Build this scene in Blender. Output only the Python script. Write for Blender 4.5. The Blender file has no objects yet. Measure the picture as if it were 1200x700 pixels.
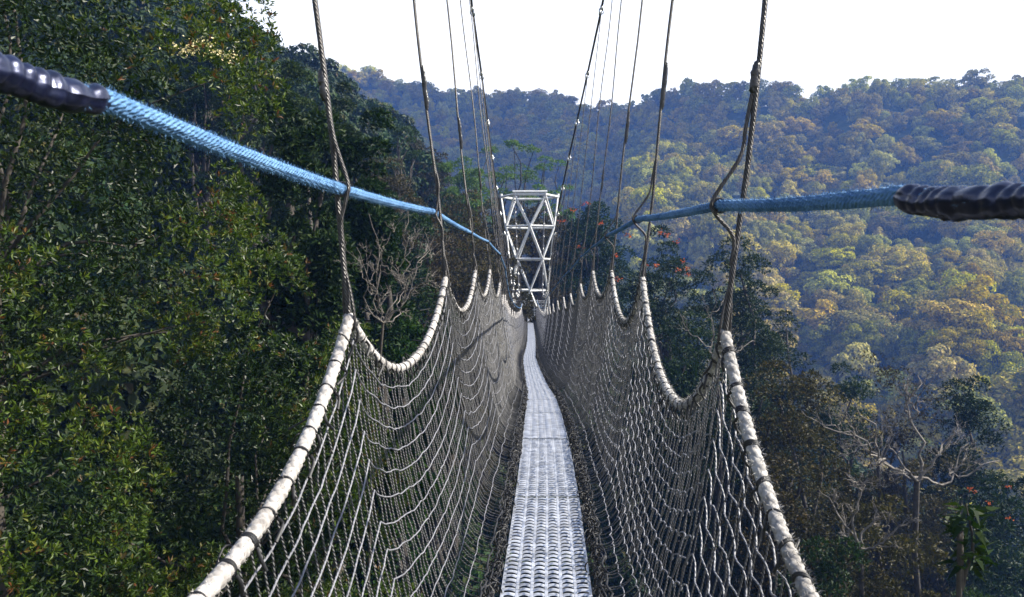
import bpy, math, random
import numpy as np
from mathutils import Vector, Matrix, Euler
R = math.radians
rng = np.random.default_rng(7)
random.seed(7)
sc = bpy.context.scene
col = sc.collection

# ------------------------------------------------------------------ camera
F = 933.0
H0 = 320.0
cam_d = bpy.data.cameras.new('camera')
cam = bpy.data.objects.new('camera', cam_d)
col.objects.link(cam)
cam_d.sensor_width = 36
cam_d.lens = F / 1200 * 36
cam_d.clip_start = 0.05
cam_d.clip_end = 6000
YAW = math.atan(21 / F)
cam.rotation_euler = Euler((R(90) - math.atan(30 / F), 0, YAW), 'XYZ')
cam_d.dof.use_dof = True
cam_d.dof.focus_distance = 4.0
cam_d.dof.aperture_fstop = 8.0
sc.camera = cam
CM = cam.rotation_euler.to_matrix()

def at(px, py, Y):
    "world point that lies on the ray of photo pixel (px,py) at forward distance Y"
    d = CM @ Vector(((px - 600) / F, (350 - py) / F, -1.0))
    return np.array(d) * (Y / d.y)

# ------------------------------------------------------------------ helpers
def tag(o, label=None, cat=None, group=None, kind=None):
    if label: o['label'] = label
    if cat: o['category'] = cat
    if group: o['group'] = group
    if kind: o['kind'] = kind
    return o

def empty(name, loc=(0, 0, 0), rz=0.0):
    o = bpy.data.objects.new(name, None)
    o.location = loc
    o.rotation_euler = (0, 0, rz)
    o.empty_display_size = .2
    col.objects.link(o)
    return o

class MB:
    "collects quads with uv and one random value per vertex"
    def __init__(s):
        s.V = []; s.F = []; s.U = []; s.A = []; s.n = 0
    def add(s, V, Fq, U=None, A=None):
        V = np.asarray(V, float).reshape(-1, 3); Fq = np.asarray(Fq, int).reshape(-1, 4)
        s.V.append(V); s.F.append(Fq + s.n); s.n += len(V)
        s.U.append(np.zeros((len(V), 2)) if U is None else U)
        s.A.append(np.full(len(V), .5) if A is None else np.asarray(A, float))
    def mesh(s, name, mat, smooth=True):
        V = np.concatenate(s.V); Fq = np.concatenate(s.F); U = np.concatenate(s.U); A = np.concatenate(s.A)
        me = bpy.data.meshes.new(name)
        me.vertices.add(len(V)); me.vertices.foreach_set('co', V.astype(np.float32).ravel())
        me.loops.add(len(Fq) * 4); me.loops.foreach_set('vertex_index', Fq.astype(np.int32).ravel())
        me.polygons.add(len(Fq)); me.polygons.foreach_set('loop_start', np.arange(0, len(Fq) * 4, 4, dtype=np.int32))
        me.polygons.foreach_set('use_smooth', np.full(len(Fq), smooth))
        uv = me.uv_layers.new(name='UVMap')
        uv.data.foreach_set('uv', U[Fq.ravel()].astype(np.float32).ravel())
        at_ = me.attributes.new('rnd', 'FLOAT', 'POINT')
        at_.data.foreach_set('value', A.astype(np.float32))
        me.update(calc_edges=True)
        me.materials.append(mat)
        return me
    def build(s, name, mat, parent=None, smooth=True):
        o = bpy.data.objects.new(name, s.mesh(name, mat, smooth))
        col.objects.link(o)
        if parent is not None: o.parent = parent
        return o

def frames(P):
    P = np.asarray(P, float)
    T = np.gradient(P, axis=0)
    T /= np.linalg.norm(T, axis=1)[:, None] + 1e-12
    ref = np.array([0, 0, 1.0]) if abs(T[0][2]) < .85 else np.array([0, 1.0, 0])
    mean = T.mean(0)
    if abs(mean[2]) / (np.linalg.norm(mean) + 1e-9) > .8: ref = np.array([0, 1.0, 0])
    N = np.cross(T, ref); N /= np.linalg.norm(N, axis=1)[:, None] + 1e-12
    B = np.cross(T, N)
    return T, N, B

def tube(mb, P, r, sides=6, rf=None, rnd=.5, caps=False):
    "rf(theta, s) -> radius factor; uv = (angle fraction, length in m)"
    P = np.asarray(P, float); n = len(P)
    T, N, B = frames(P)
    s = np.concatenate([[0], np.cumsum(np.linalg.norm(np.diff(P, axis=0), axis=1))])
    th = np.arange(sides + 1) / sides * 2 * np.pi
    r = np.broadcast_to(np.asarray(r, float), (n,))[:, None] * np.ones((1, sides + 1))
    if rf is not None: r = r * rf(th[None, :], s[:, None])
    V = P[:, None, :] + r[..., None] * (np.cos(th)[None, :, None] * N[:, None, :] + np.sin(th)[None, :, None] * B[:, None, :])
    i = np.arange(n - 1)[:, None] * (sides + 1); j = np.arange(sides)[None, :]
    a = i + j
    Fq = np.stack([a, a + 1, a + sides + 2, a + sides + 1], -1).reshape(-1, 4)
    U = np.stack([np.broadcast_to(th / (2 * np.pi), (n, sides + 1)), np.broadcast_to(s[:, None], (n, sides + 1))], -1).reshape(-1, 2)
    mb.add(V.reshape(-1, 3), Fq, U, np.full(n * (sides + 1), rnd))
    if caps:
        for e, k in ((0, 0), (n - 1, 1)):
            c = P[e]; ring = V[e][:-1]
            vv = np.concatenate([ring, [c]])
            m = len(ring)
            q = [[(x + 1) % m, x, m, m] if k == 0 else [x, (x + 1) % m, m, m] for x in range(m)]
            # degenerate quads avoided: use pairs
            q = []
            for x in range(0, m - 1, 2):
                q.append([x, m, (x + 2) % m, x + 1] if k == 0 else [x, x + 1, (x + 2) % m, m])
            if m % 2 == 0: mb.add(vv, q)

def box(mb, c, d, rot=None):
    d = np.asarray(d, float) / 2
    V = np.array([[x, y, z] for x in (-1, 1) for y in (-1, 1) for z in (-1, 1)], float) * d
    if rot is not None: V = V @ np.array(rot).T
    V = V + np.asarray(c)
    mb.add(V, [[0, 1, 3, 2], [4, 6, 7, 5], [0, 4, 5, 1], [2, 3, 7, 6], [0, 2, 6, 4], [1, 5, 7, 3]])

def spline(P, n):
    "Catmull-Rom through P"
    P = np.asarray(P, float)
    Q = np.concatenate([[2 * P[0] - P[1]], P, [2 * P[-1] - P[-2]]])
    t = np.linspace(0, len(P) - 1 - 1e-9, n); k = t.astype(int); f = (t - k)[:, None]
    a, b, c, d = Q[k], Q[k + 1], Q[k + 2], Q[k + 3]
    return .5 * (2 * b + (c - a) * f + (2 * a - 5 * b + 4 * c - d) * f ** 2 + (3 * b - a - 3 * c + d) * f ** 3)

# ------------------------------------------------------------------ materials
def mat(name):
    m = bpy.data.materials.new(name); m.use_nodes = True
    nt = m.node_tree
    return m, nt, nt.nodes['Principled BSDF']

def node(nt, t, **kw):
    n = nt.nodes.new(t)
    for k, v in kw.items():
        if k.startswith('i_'): n.inputs[k[2:].replace('_', ' ')].default_value = v
        else: setattr(n, k, v)
    return n

def ramp(nt, fac, stops):
    n = nt.nodes.new('ShaderNodeValToRGB')
    e = n.color_ramp.elements
    while len(e) < len(stops): e.new(.5)
    for el, (p, c) in zip(e, stops):
        el.position = p; el.color = (*c, 1)
    nt.links.new(fac, n.inputs[0])
    return n.outputs[0]

def math_(nt, op, a, b=None, c=None):
    n = nt.nodes.new('ShaderNodeMath'); n.operation = op
    for i, v in enumerate((a, b, c)):
        if v is None: continue
        if isinstance(v, (int, float)): n.inputs[i].default_value = v
        else: nt.links.new(v, n.inputs[i])
    return n.outputs[0]

def leaf_mat(name, stops, rough=.55, trans=.3, objvar=.25, spec=.10, noise_scale=None):
    m, nt, bs = mat(name)
    a = node(nt, 'ShaderNodeAttribute', attribute_name='rnd')
    c = ramp(nt, a.outputs['Fac'], stops)
    oi = node(nt, 'ShaderNodeObjectInfo')
    hs = node(nt, 'ShaderNodeHueSaturation')
    nt.links.new(c, hs.inputs['Color'])
    nt.links.new(math_(nt, 'MULTIPLY_ADD', oi.outputs['Random'], -objvar * .16, .5 + objvar * .08), hs.inputs['Hue'])
    r2 = math_(nt, 'FRACT', math_(nt, 'MULTIPLY', oi.outputs['Random'], 7.31))
    nt.links.new(math_(nt, 'MULTIPLY_ADD', r2, objvar * 2.0, 1 - objvar), hs.inputs['Value'])
    r3 = math_(nt, 'FRACT', math_(nt, 'MULTIPLY', oi.outputs['Random'], 3.77))
    nt.links.new(math_(nt, 'MULTIPLY_ADD', r3, objvar, 1 - objvar * .5), hs.inputs['Saturation'])
    nt.links.new(hs.outputs[0], bs.inputs['Base Color'])
    bs.inputs['Roughness'].default_value = rough
    bs.inputs['Specular IOR Level'].default_value = spec
    if trans > 0:
        tr = node(nt, 'ShaderNodeBsdfTranslucent')
        g = node(nt, 'ShaderNodeMixRGB', blend_type='MULTIPLY'); g.inputs[0].default_value = 1
        g.inputs[2].default_value = (1.0, 1.15, .45, 1)
        nt.links.new(hs.outputs[0], g.inputs[1]); nt.links.new(g.outputs[0], tr.inputs[0])
        mx = node(nt, 'ShaderNodeMixShader'); mx.inputs[0].default_value = trans
        nt.links.new(bs.outputs[0], mx.inputs[1]); nt.links.new(tr.outputs[0], mx.inputs[2])
        nt.links.new(mx.outputs[0], nt.nodes['Material Output'].inputs[0])
    return m

def rope_mat(name, c1, c2, n=3, pitch=.03, rough=.8, bump=.6, dist=.002, metal=0.0, fleck=None, spec=.5, sheen=0):
    "twisted strands from the uv (angle, metres)"
    m, nt, bs = mat(name)
    uv = node(nt, 'ShaderNodeUVMap'); sp = node(nt, 'ShaderNodeSeparateXYZ')
    nt.links.new(uv.outputs[0], sp.inputs[0])
    ph = math_(nt, 'ADD', math_(nt, 'MULTIPLY', sp.outputs[0], float(n)), math_(nt, 'MULTIPLY', sp.outputs[1], n / pitch / 3.0))
    w = math_(nt, 'ABSOLUTE', math_(nt, 'SINE', math_(nt, 'MULTIPLY', ph, math.pi)))
    geo = node(nt, 'ShaderNodeTexCoord')
    nz = node(nt, 'ShaderNodeTexNoise', i_Scale=60.0, i_Detail=4.0)
    nt.links.new(geo.outputs['Object'], nz.inputs['Vector'])
    nz2 = node(nt, 'ShaderNodeTexNoise', i_Scale=3.0, i_Detail=5.0)
    nt.links.new(geo.outputs['Object'], nz2.inputs['Vector'])
    f = math_(nt, 'ADD', math_(nt, 'MULTIPLY', nz.outputs[0], .5), math_(nt, 'MULTIPLY', nz2.outputs[0], .5))
    stops = [(.38, c1), (.62, c2)]
    if fleck: stops.append((.75, fleck))
    nt.links.new(ramp(nt, f, stops), bs.inputs['Base Color'])
    b = node(nt, 'ShaderNodeBump', i_Strength=bump, i_Distance=dist)
    nt.links.new(math_(nt, 'ADD', w, math_(nt, 'MULTIPLY', nz.outputs[0], .5)), b.inputs['Height'])
    nt.links.new(b.outputs[0], bs.inputs['Normal'])
    bs.inputs['Roughness'].default_value = rough
    bs.inputs['Metallic'].default_value = metal
    bs.inputs['Specular IOR Level'].default_value = spec
    return m

def plain(name, c, rough=.5, metal=0.0, nscale=20.0, namp=.3, bump=0.0, spec=.5):
    m, nt, bs = mat(name)
    g = node(nt, 'ShaderNodeTexCoord')
    nz = node(nt, 'ShaderNodeTexNoise', i_Scale=nscale, i_Detail=6.0)
    nt.links.new(g.outputs['Object'], nz.inputs['Vector'])
    lo = tuple(x * (1 - namp) for x in c); hi = tuple(min(1, x * (1 + namp)) for x in c)
    nt.links.new(ramp(nt, nz.outputs[0], [(.35, lo), (.65, hi)]), bs.inputs['Base Color'])
    bs.inputs['Roughness'].default_value = rough; bs.inputs['Metallic'].default_value = metal
    bs.inputs['Specular IOR Level'].default_value = spec
    if bump:
        b = node(nt, 'ShaderNodeBump', i_Strength=bump, i_Distance=.01)
        nt.links.new(nz.outputs[0], b.inputs['Height']); nt.links.new(b.outputs[0], bs.inputs['Normal'])
    return m

M_blue = rope_mat('blue_rope_fibre', (.042, .115, .25), (.12, .24, .42), n=10, pitch=.06, rough=.85, bump=.9, dist=.004, spec=.2)
M_white = rope_mat('white_rope_fibre', (.13, .118, .11), (.37, .35, .335), n=3, pitch=.04, rough=.85, bump=.7, dist=.003)
M_worn = rope_mat('worn_grey_rope_fibre', (.13, .12, .11), (.36, .345, .33), n=3, pitch=.04, rough=.9, bump=.9, dist=.003)
M_cord = rope_mat('net_cord', (.035, .034, .036), (.085, .082, .085), n=2, pitch=.008, rough=.5, bump=1.0, dist=.003, fleck=(.22, .22, .24))
M_cordl = rope_mat('net_row_cord', (.10, .10, .112), (.20, .20, .222), n=2, pitch=.012, rough=.45, bump=.7, dist=.002)
M_steel = rope_mat('steel_wire_rope', (.03, .028, .029), (.085, .08, .08), n=6, pitch=.03, rough=.5, bump=.9, dist=.003, metal=.5, fleck=(.10, .055, .04))
M_black = plain('black_tape', (.010, .010, .012), rough=.32, nscale=60, namp=.5, bump=.5)
M_sleeve = plain('glossy_black_plastic', (.003, .004, .014), rough=.33, nscale=25, namp=.5, bump=.25, spec=.7)
M_sleeve.node_tree.nodes['Principled BSDF'].inputs['Specular Tint'].default_value = (.62, .68, 1.0, 1)
M_twine = plain('black_twine', (.006, .006, .008), rough=.6, nscale=80, namp=.5)
M_alu = plain('aluminium', (.50, .51, .54), rough=.40, metal=.7, nscale=9, namp=.28)
M_clamp = plain('galvanised_clamp', (.55, .55, .55), rough=.4, metal=.7)
M_tower = plain('white_painted_steel', (.50, .50, .49), rough=.45, nscale=3, namp=.15)
M_darkst = plain('dark_painted_steel', (.05, .05, .055), rough=.5)
M_fabric = plain('pale_fabric_strip', (.62, .62, .64), rough=.7, nscale=120, namp=.35, bump=.5)
M_bark = plain('grey_brown_bark', (.034, .028, .022), rough=.9, nscale=6, namp=.5, bump=.6)
M_pale = plain('pale_bare_wood', (.115, .10, .085), rough=.85, nscale=5, namp=.45, bump=.5)

M_hero = leaf_mat('glossy_small_leaf', [(0, (.006, .014, .004)), (.5, (.019, .038, .006)), (.84, (.068, .102, .014)), (.95, (.10, .045, .018))], rough=.42, trans=.3, objvar=.1, spec=.20)
M_green = leaf_mat('broad_leaf', [(0, (.012, .027, .008)), (.6, (.017, .034, .007)), (1, (.038, .057, .012))], trans=.25, objvar=.25)
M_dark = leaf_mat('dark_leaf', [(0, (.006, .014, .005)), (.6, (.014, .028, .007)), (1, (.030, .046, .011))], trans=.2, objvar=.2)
M_brown = leaf_mat('brown_green_leaf', [(0, (.018, .019, .008)), (.6, (.050, .041, .015)), (1, (.088, .058, .019))], trans=.2, objvar=.2)
M_fresh = leaf_mat('fresh_green_leaf', [(0, (.035, .075, .016)), (.6, (.075, .14, .028)), (1, (.13, .20, .04))], trans=.3, objvar=.15)
M_far = leaf_mat('distant_canopy_leaf', [(0, (.12, .13, .022)), (.5, (.32, .27, .038)), (1, (.45, .365, .055))], trans=.2, objvar=.36, spec=0)
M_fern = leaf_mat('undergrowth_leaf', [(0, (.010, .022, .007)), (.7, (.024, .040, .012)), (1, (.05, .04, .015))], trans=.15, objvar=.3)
M_orange = leaf_mat('orange_blossom', [(0, (.34, .05, .015)), (1, (.50, .12, .03))], trans=.2, objvar=.05)
M_cream = leaf_mat('cream_blossom', [(0, (.55, .45, .25)), (1, (.75, .65, .40))], trans=.2, objvar=.05)

def ground_mat():
    m, nt, bs = mat('forest_floor')
    g = node(nt, 'ShaderNodeTexCoord')
    nz = node(nt, 'ShaderNodeTexNoise', i_Scale=.25, i_Detail=10.0)
    nt.links.new(g.outputs['Object'], nz.inputs['Vector'])
    nt.links.new(ramp(nt, nz.outputs[0], [(.3, (.016, .026, .010)), (.55, (.04, .055, .018)), (.75, (.075, .07, .03))]), bs.inputs['Base Color'])
    bs.inputs['Roughness'].default_value = .95
    b = node(nt, 'ShaderNodeBump', i_Strength=1.0, i_Distance=1.0)
    nt.links.new(nz.outputs[0], b.inputs['Height']); nt.links.new(b.outputs[0], bs.inputs['Normal'])
    return m
M_ground = ground_mat()

# ------------------------------------------------------------------ light, sky
SUN_AZ, SUN_EL = 84.0, 38.0       # azimuth clockwise from the bridge axis (+Y)
w = bpy.data.worlds.new('World'); sc.world = w; w.use_nodes = True
wn = w.node_tree
sky = wn.nodes.new('ShaderNodeTexSky'); sky.sky_type = 'NISHITA'; sky.sun_disc = False
sky.sun_elevation = R(SUN_EL); sky.sun_rotation = R(SUN_AZ)
sky.altitude = 1500; sky.air_density = 1.0; sky.dust_density = 2.5; sky.ozone_density = 1.0
# bright milky veil near the horizon, thinning out overhead
wtc = wn.nodes.new('ShaderNodeTexCoord'); wsp = wn.nodes.new('ShaderNodeSeparateXYZ'); wn.links.new(wtc.outputs['Generated'], wsp.inputs[0])
wmr = wn.nodes.new('ShaderNodeMapRange'); wn.links.new(wsp.outputs[2], wmr.inputs[0])
wmr.inputs[1].default_value = .26; wmr.inputs[2].default_value = .60; wmr.inputs[3].default_value = .97; wmr.inputs[4].default_value = .05
wmx = wn.nodes.new('ShaderNodeMixRGB'); wn.links.new(wmr.outputs[0], wmx.inputs[0]); wn.links.new(sky.outputs[0], wmx.inputs[1]); wmx.inputs[2].default_value = (7.2, 7.3, 7.4, 1)
wn.links.new(wmx.outputs[0], wn.nodes['Background'].inputs[0])
wn.nodes['Background'].inputs[1].default_value = .085
sl = bpy.data.lights.new('sun', 'SUN'); sl.energy = 5.0; sl.angle = R(.6); sl.color = (1, .94, .82)
so = bpy.data.objects.new('sun', sl); col.objects.link(so)
sd = Vector((math.sin(R(SUN_AZ)) * math.cos(R(SUN_EL)), math.cos(R(SUN_AZ)) * math.cos(R(SUN_EL)), math.sin(R(SUN_EL))))
so.rotation_euler = sd.to_track_quat('Z', 'Y').to_euler()
so.location = sd * 100
sc.view_settings.view_transform = 'Standard'; sc.view_settings.look = 'None'
sc.view_settings.exposure = EXPOSURE = 1.6
sc.view_settings.gamma = 1.0

# ------------------------------------------------------------------ terrain
def sstep(a, b, x):
    t = np.clip((x - a) / (b - a), 0, 1); return t * t * (3 - 2 * t)
_g = np.random.default_rng(3)
_W = [(_g.normal(size=2) * f, _g.uniform(0, 6.28), f) for f in (.012, .012, .012, .02, .02, .03, .03, .05, .05, .09) for _ in range(2)]
def fbm(x, y):
    h = 0
    for wv, p, f in _W: h = h + np.sin(wv[0] * x + wv[1] * y + p) * (.012 / f)
    return h / 3.2
SKYP = np.array([(-400, 40), (240, 60), (430, 80), (480, 93), (530, 108), (600, 106), (650, 106), (700, 126), (735, 118), (780, 100), (860, 100), (960, 106), (1000, 96), (1080, 92), (1140, 95), (1200, 88), (1260, 80), (1400, 60), (1700, 40), (2200, 40)], float)
def terrain(x, y):
    x = np.asarray(x, float); y = np.asarray(y, float)
    n = fbm(x, y)
    # gorge under the bridge, shoulder behind the far tower, slope rising to the left
    g = -21 + 13 * sstep(40, 80, y) + 3 * sstep(85, 120, y) + 7 * sstep(12, -10, y)
    lf = np.maximum(0, -x - 3)
    g = g + 34 * (1 - np.exp(-lf / 26.0)) * (1.0 + .25 * sstep(20, 60, y))
    rt = np.maximum(0, x - 4)
    g = g - 62 * (1 - np.exp(-rt / 75.0))
    g = g + 2.0 * n * sstep(8, 40, np.hypot(x, y))
    g = g - 75 * sstep(115, 210, y + .25 * x)
    # far slope and ridge
    yy = np.maximum(y, 60); px = 621 + F * x / yy
    sky_y = np.interp(px, SKYP[:, 0], SKYP[:, 1])
    yr = np.interp(px, [-200, 430, 620, 760, 900, 1200, 1400, 1700], [560, 620, 640, 540, 470, 430, 500, 540])
    zr = (H0 - sky_y) / F * yr - 12
    y0 = np.interp(px, [430, 620, 800, 1200], [230, 230, 190, 165])
    t = np.clip((y - y0) / (yr - y0), 0, 1)
    far = -72 + (zr + 72) * (0.62 * t + .38 * t ** 2.2) + n * 14 * np.sin(np.pi * np.clip(t, 0, 1)) 
    spur = np.sin(px * .021 + y * .012) * 9 + np.sin(px * .047 - y * .007 + 1) * 5
    far = far + spur * np.sin(np.pi * t) - .12 * np.maximum(0, y - yr)
    return np.maximum(g, far)

def axis(lo, hi, fine_lo, fine_hi, d, dmax):
    a = list(np.arange(fine_lo, fine_hi + .01, d)); s = d
    v = fine_hi
    while v < hi: s = min(s * 1.12, dmax); v += s; a.append(v)
    s = d; v = fine_lo
    while v > lo: s = min(s * 1.12, dmax); v -= s; a.insert(0, v)
    return np.array(a)
gx = axis(-900, 1300, -30, 45, 1.5, 14); gy = axis(-300, 1400, -10, 130, 1.5, 11)
X, Y = np.meshgrid(gx, gy); Z = terrain(X, Y)
mb = MB(); nx = len(gx); ny = len(gy)
i, j = np.meshgrid(np.arange(nx - 1), np.arange(ny - 1)); a = (j * nx + i).ravel()
mb.add(np.stack([X, Y, Z], -1).reshape(-1, 3), np.stack([a, a + 1, a + nx + 1, a + nx], -1))
tag(mb.build('ground', M_ground), 'forest floor of the valley and its steep hillsides', 'ground', kind='structure')

# ------------------------------------------------------------------ foliage
def unit(n, g):
    v = g.normal(size=(n, 3)); return v / np.linalg.norm(v, axis=1)[:, None]

def leaves(mb, P, D, L, W, g, rnd, curl=.15, face=None):
    "one diamond leaf per point P, along D"
    n = len(P); s = unit(n, g) if face is None else face; S = np.cross(D, s); S /= np.linalg.norm(S, axis=1)[:, None] + 1e-9
    Nn = np.cross(S, D)
    L = np.broadcast_to(L, (n,))[:, None]; W = np.broadcast_to(W, (n,))[:, None]
    V = np.stack([P, P + D * L * .5 + S * W * .5 + Nn * L * curl * .4, P + D * L - Nn * L * curl, P + D * L * .5 - S * W * .5 + Nn * L * curl * .4], 1)
    k = np.arange(n)[:, None] * 4 + np.arange(4)[None, :]
    mb.add(V.reshape(-1, 3), k, None, np.repeat(rnd, 4))

def clump_leaves(mb, C, Rr, n, L, g, flat=.7, wid=.45, shell=.75, up=.35, low=-.5, orient=.6):
    "n leaves on the upper shell of each clump"
    for c, r in zip(C, Rr):
        m = int(n * g.uniform(.8, 1.2))
        d = unit(m, g); d[:, 2] = np.where(d[:, 2] < low, -d[:, 2], d[:, 2])
        rad = r * (shell + (1 - shell) * g.random(m) ** .5) * (1 + .18 * np.sin(d[:, 0] * 9 + c[0]) * np.cos(d[:, 1] * 8 + c[1]))
        P = c + d * rad[:, None] * np.array([1, 1, flat])
        D = d + g.normal(size=(m, 3)) * .75 + np.array([0, 0, up - .3]); tn = np.cross(d, unit(m, g)); D = D * (1 - orient) + tn * orient * 1.3; D /= np.linalg.norm(D, axis=1)[:, None]
        face = d + np.array([0, 0, .25]) + g.normal(size=(m, 3)) * (.25 + .9 * (1 - orient))
        rnd = np.clip(g.normal(.45, .22, m) + .18 * (g.random() - .5), 0, 1)
        leaves(mb, P, D, L * g.uniform(.7, 1.3, m), L * wid * g.uniform(.8, 1.2, m), g, rnd, face=face)

def limb(mb, a, b, r0, r1, g, wob=.08, n=7, sides=6):
    a = np.asarray(a, float); b = np.asarray(b, float); L = np.linalg.norm(b - a)
    t = np.linspace(0, 1, n)[:, None]
    P = a + (b - a) * t
    off = np.cumsum(g.normal(size=(n, 3)), 0) * wob * L / n; off -= off[-1] * t; off[0] = 0
    P = P + off
    tube(mb, P, np.linspace(r0, r1, n), sides)
    return P

def tree_meshes(kind, H, Rc, seed, leaf, nclump, nleaf, mleaf, crown_lo=.35, flat=.7, top=1.0, lean=0.0, bark=None, clr=.24, shape='dome', low=-.5, orient=.5, wid=.45):
    "returns (trunk mesh, crown mesh) with the base at the origin"
    g = np.random.default_rng(seed)
    C = []; Rr = []
    zc = H * (crown_lo + 1) / 2; hz = H * (1 - crown_lo) / 2
    if shape == 'pads':
        for k in range(nclump):
            a = g.uniform(0, 6.28); q = g.random() ** .5; zz = g.choice([.55, .7, .82, .95])
            C.append((np.cos(a) * q * Rc * (1.15 - abs(zz - .75)), np.sin(a) * q * Rc * (1.15 - abs(zz - .75)), H * zz + g.normal() * .02 * H)); Rr.append(Rc * clr * g.uniform(.7, 1.3))
    else:
        for k in range(nclump):
            d = unit(1, g)[0]
            if shape == 'dome' and crown_lo > .3 and d[2] < -.35: d[2] *= -1
            q = g.uniform(.55, 1.0) if g.random() < .8 else g.uniform(.2, .6)
            C.append((d[0] * Rc * q, d[1] * Rc * q, zc + d[2] * hz * q)); Rr.append(Rc * clr * g.uniform(.65, 1.35))
    C = np.array(C); C[:, 0] += lean * (C[:, 2] - 0) / H * Rc
    mb = MB(); clump_leaves(mb, C, Rr, nleaf, leaf, g, flat=flat, low=low, orient=orient, wid=wid)
    crown = mb.mesh(kind + '_crown', mleaf, smooth=False)
    tb = MB(); r0 = H * .022 + .03
    topz = H * (.72 if shape != 'pads' else .62)
    P = limb(tb, (0, 0, -1.5), (lean * Rc * .6, 0, topz), r0, r0 * .4, g, .12, 9, 8)
    for k in g.choice(len(C), min(len(C), 14 if shape != 'pads' else 22), replace=False):
        s = P[g.integers(3, 8)]; 
        if s[2] > C[k][2]: s = P[3]
        limb(tb, s, C[k] - np.array([0, 0, Rr[k] * .2]), r0 * .34, r0 * .08, g, .3, 6, 5)
    trunk = tb.mesh(kind + '_trunk', bark or M_bark)
    return trunk, crown

def put_tree(name, meshes, loc, s=1.0, rz=0.0, sz=None, label=None, group=None, cat='tree'):
    t = empty(name, loc, rz); t.scale = (s, s, sz or s)
    for nm, me in zip(('trunk', 'crown', 'blossom'), meshes):
        o = bpy.data.objects.new(nm, me); col.objects.link(o); o.parent = t
        if nm == 'blossom': o['kind'] = 'stuff'
    tag(t, label, cat, group)
    return t

# --- far forest: many crowns no one could count
proto = bpy.data.collections.new('canopy_sources')
def far_proto(seed, shape, flat, clr, nc):
    tr, cr = tree_meshes('far', 14, 6.2, seed, .8, int(nc * 1.35), 130, M_far, crown_lo=.22, flat=flat, clr=clr, shape=shape, bark=M_bark, low=-.3, orient=.9, wid=.7)
    # one mesh: crown plus trunk
    bm = bpy.data.objects.new('source', cr)
    import bmesh
    b = bmesh.new(); b.from_mesh(cr); b.from_mesh(tr)
    nfc = len(cr.polygons)
    b.faces.ensure_lookup_table()
    for f in b.faces[nfc:]: f.material_index = 1
    me = bpy.data.meshes.new('canopy_tree'); b.to_mesh(me); b.free()
    me.materials.append(M_far); me.materials.append(M_bark)
    bpy.data.objects.remove(bm)
    return me
NP = 8
for k in range(NP):
    me = far_proto(100 + k, 'pads' if k == 2 else 'dome', .45 if k == 2 else .8, [.36, .30, .30, .34, .28, .26, .38, .32][k], [20, 24, 24, 18, 28, 26, 17, 24][k])
    o = bpy.data.objects.new('canopy_source_%s' % 'abcdefgh'[k], me); proto.objects.link(o)

proto_near = bpy.data.collections.new('slope_sources')
for o_ in list(proto.objects):
    me_ = o_.data.copy(); me_.materials[0] = M_fern; o2 = bpy.data.objects.new(o_.name.replace('canopy', 'slope'), me_); proto_near.objects.link(o2)
def scatter(name, P, S, label, cat, src=None):
    me = bpy.data.meshes.new(name); n = len(P)
    me.vertices.add(n); me.vertices.foreach_set('co', np.asarray(P, np.float32).ravel())
    a = me.attributes.new('sc', 'FLOAT_VECTOR', 'POINT'); a.data.foreach_set('vector', np.asarray(S, np.float32).ravel())
    a = me.attributes.new('rz', 'FLOAT_VECTOR', 'POINT'); a.data.foreach_set('vector', np.stack([rng.normal(0, .06, n), rng.normal(0, .06, n), rng.uniform(0, 6.28, n)], 1).astype(np.float32).ravel())
    a = me.attributes.new('ix', 'INT', 'POINT'); a.data.foreach_set('value', rng.integers(0, NP, n).astype(np.int32))
    o = bpy.data.objects.new(name, me); col.objects.link(o)
    ng = bpy.data.node_groups.new('scatter_trees', 'GeometryNodeTree')
    ng.interface.new_socket('Geometry', in_out='INPUT', socket_type='NodeSocketGeometry')
    ng.interface.new_socket('Geometry', in_out='OUTPUT', socket_type='NodeSocketGeometry')
    gi = ng.nodes.new('NodeGroupInput'); go = ng.nodes.new('NodeGroupOutput')
    ip = ng.nodes.new('GeometryNodeInstanceOnPoints'); ci = ng.nodes.new('GeometryNodeCollectionInfo')
    ci.inputs['Collection'].default_value = src or proto; ci.inputs['Separate Children'].default_value = True; ci.inputs['Reset Children'].default_value = True
    def named(nm, t):
        q = ng.nodes.new('GeometryNodeInputNamedAttribute'); q.data_type = t; q.inputs[0].default_value = nm; return q.outputs[0]
    L = ng.links.new
    L(gi.outputs[0], ip.inputs['Points']); L(ci.outputs[0], ip.inputs['Instance'])
    ip.inputs['Pick Instance'].default_value = True
    L(named('ix', 'INT'), ip.inputs['Instance Index'])
    L(named('rz', 'FLOAT_VECTOR'), ip.inputs['Rotation']); L(named('sc', 'FLOAT_VECTOR'), ip.inputs['Scale'])
    L(ip.outputs[0], go.inputs[0])
    md = o.modifiers.new('scatter', 'NODES'); md.node_group = ng
    tag(o, label, cat, kind='stuff')
    return o

def jgrid(x0, x1, y0, y1, d):
    a, b = np.meshgrid(np.arange(x0, x1, d), np.arange(y0, y1, d))
    a = a.ravel() + rng.uniform(-.42, .42, a.size) * d; b = b.ravel() + rng.uniform(-.42, .42, b.size) * d
    return a, b
x, y = jgrid(-420, 620, 150, 700, 8.6)
u = x / y
keep = (u > -.95) & (u < .95) & (y > 150)
x, y = x[keep], y[keep]
z = terrain(x, y)
big = rng.random(len(x)) < .12
s = np.clip(np.exp(rng.normal(-.16, .30, len(x))), .42, 1.5) * np.where(big, 1.45, 1.0) * np.interp(y, [250, 500], [1.0, .8])
scatter('far_forest', np.stack([x, y, z - 1.5 * s], 1), np.stack([s, s, s ** .6 * rng.uniform(.75, 1.25, len(x))], 1), 'mixed green and gold forest canopy covering the hazy far hillsides', 'forest')

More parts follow.
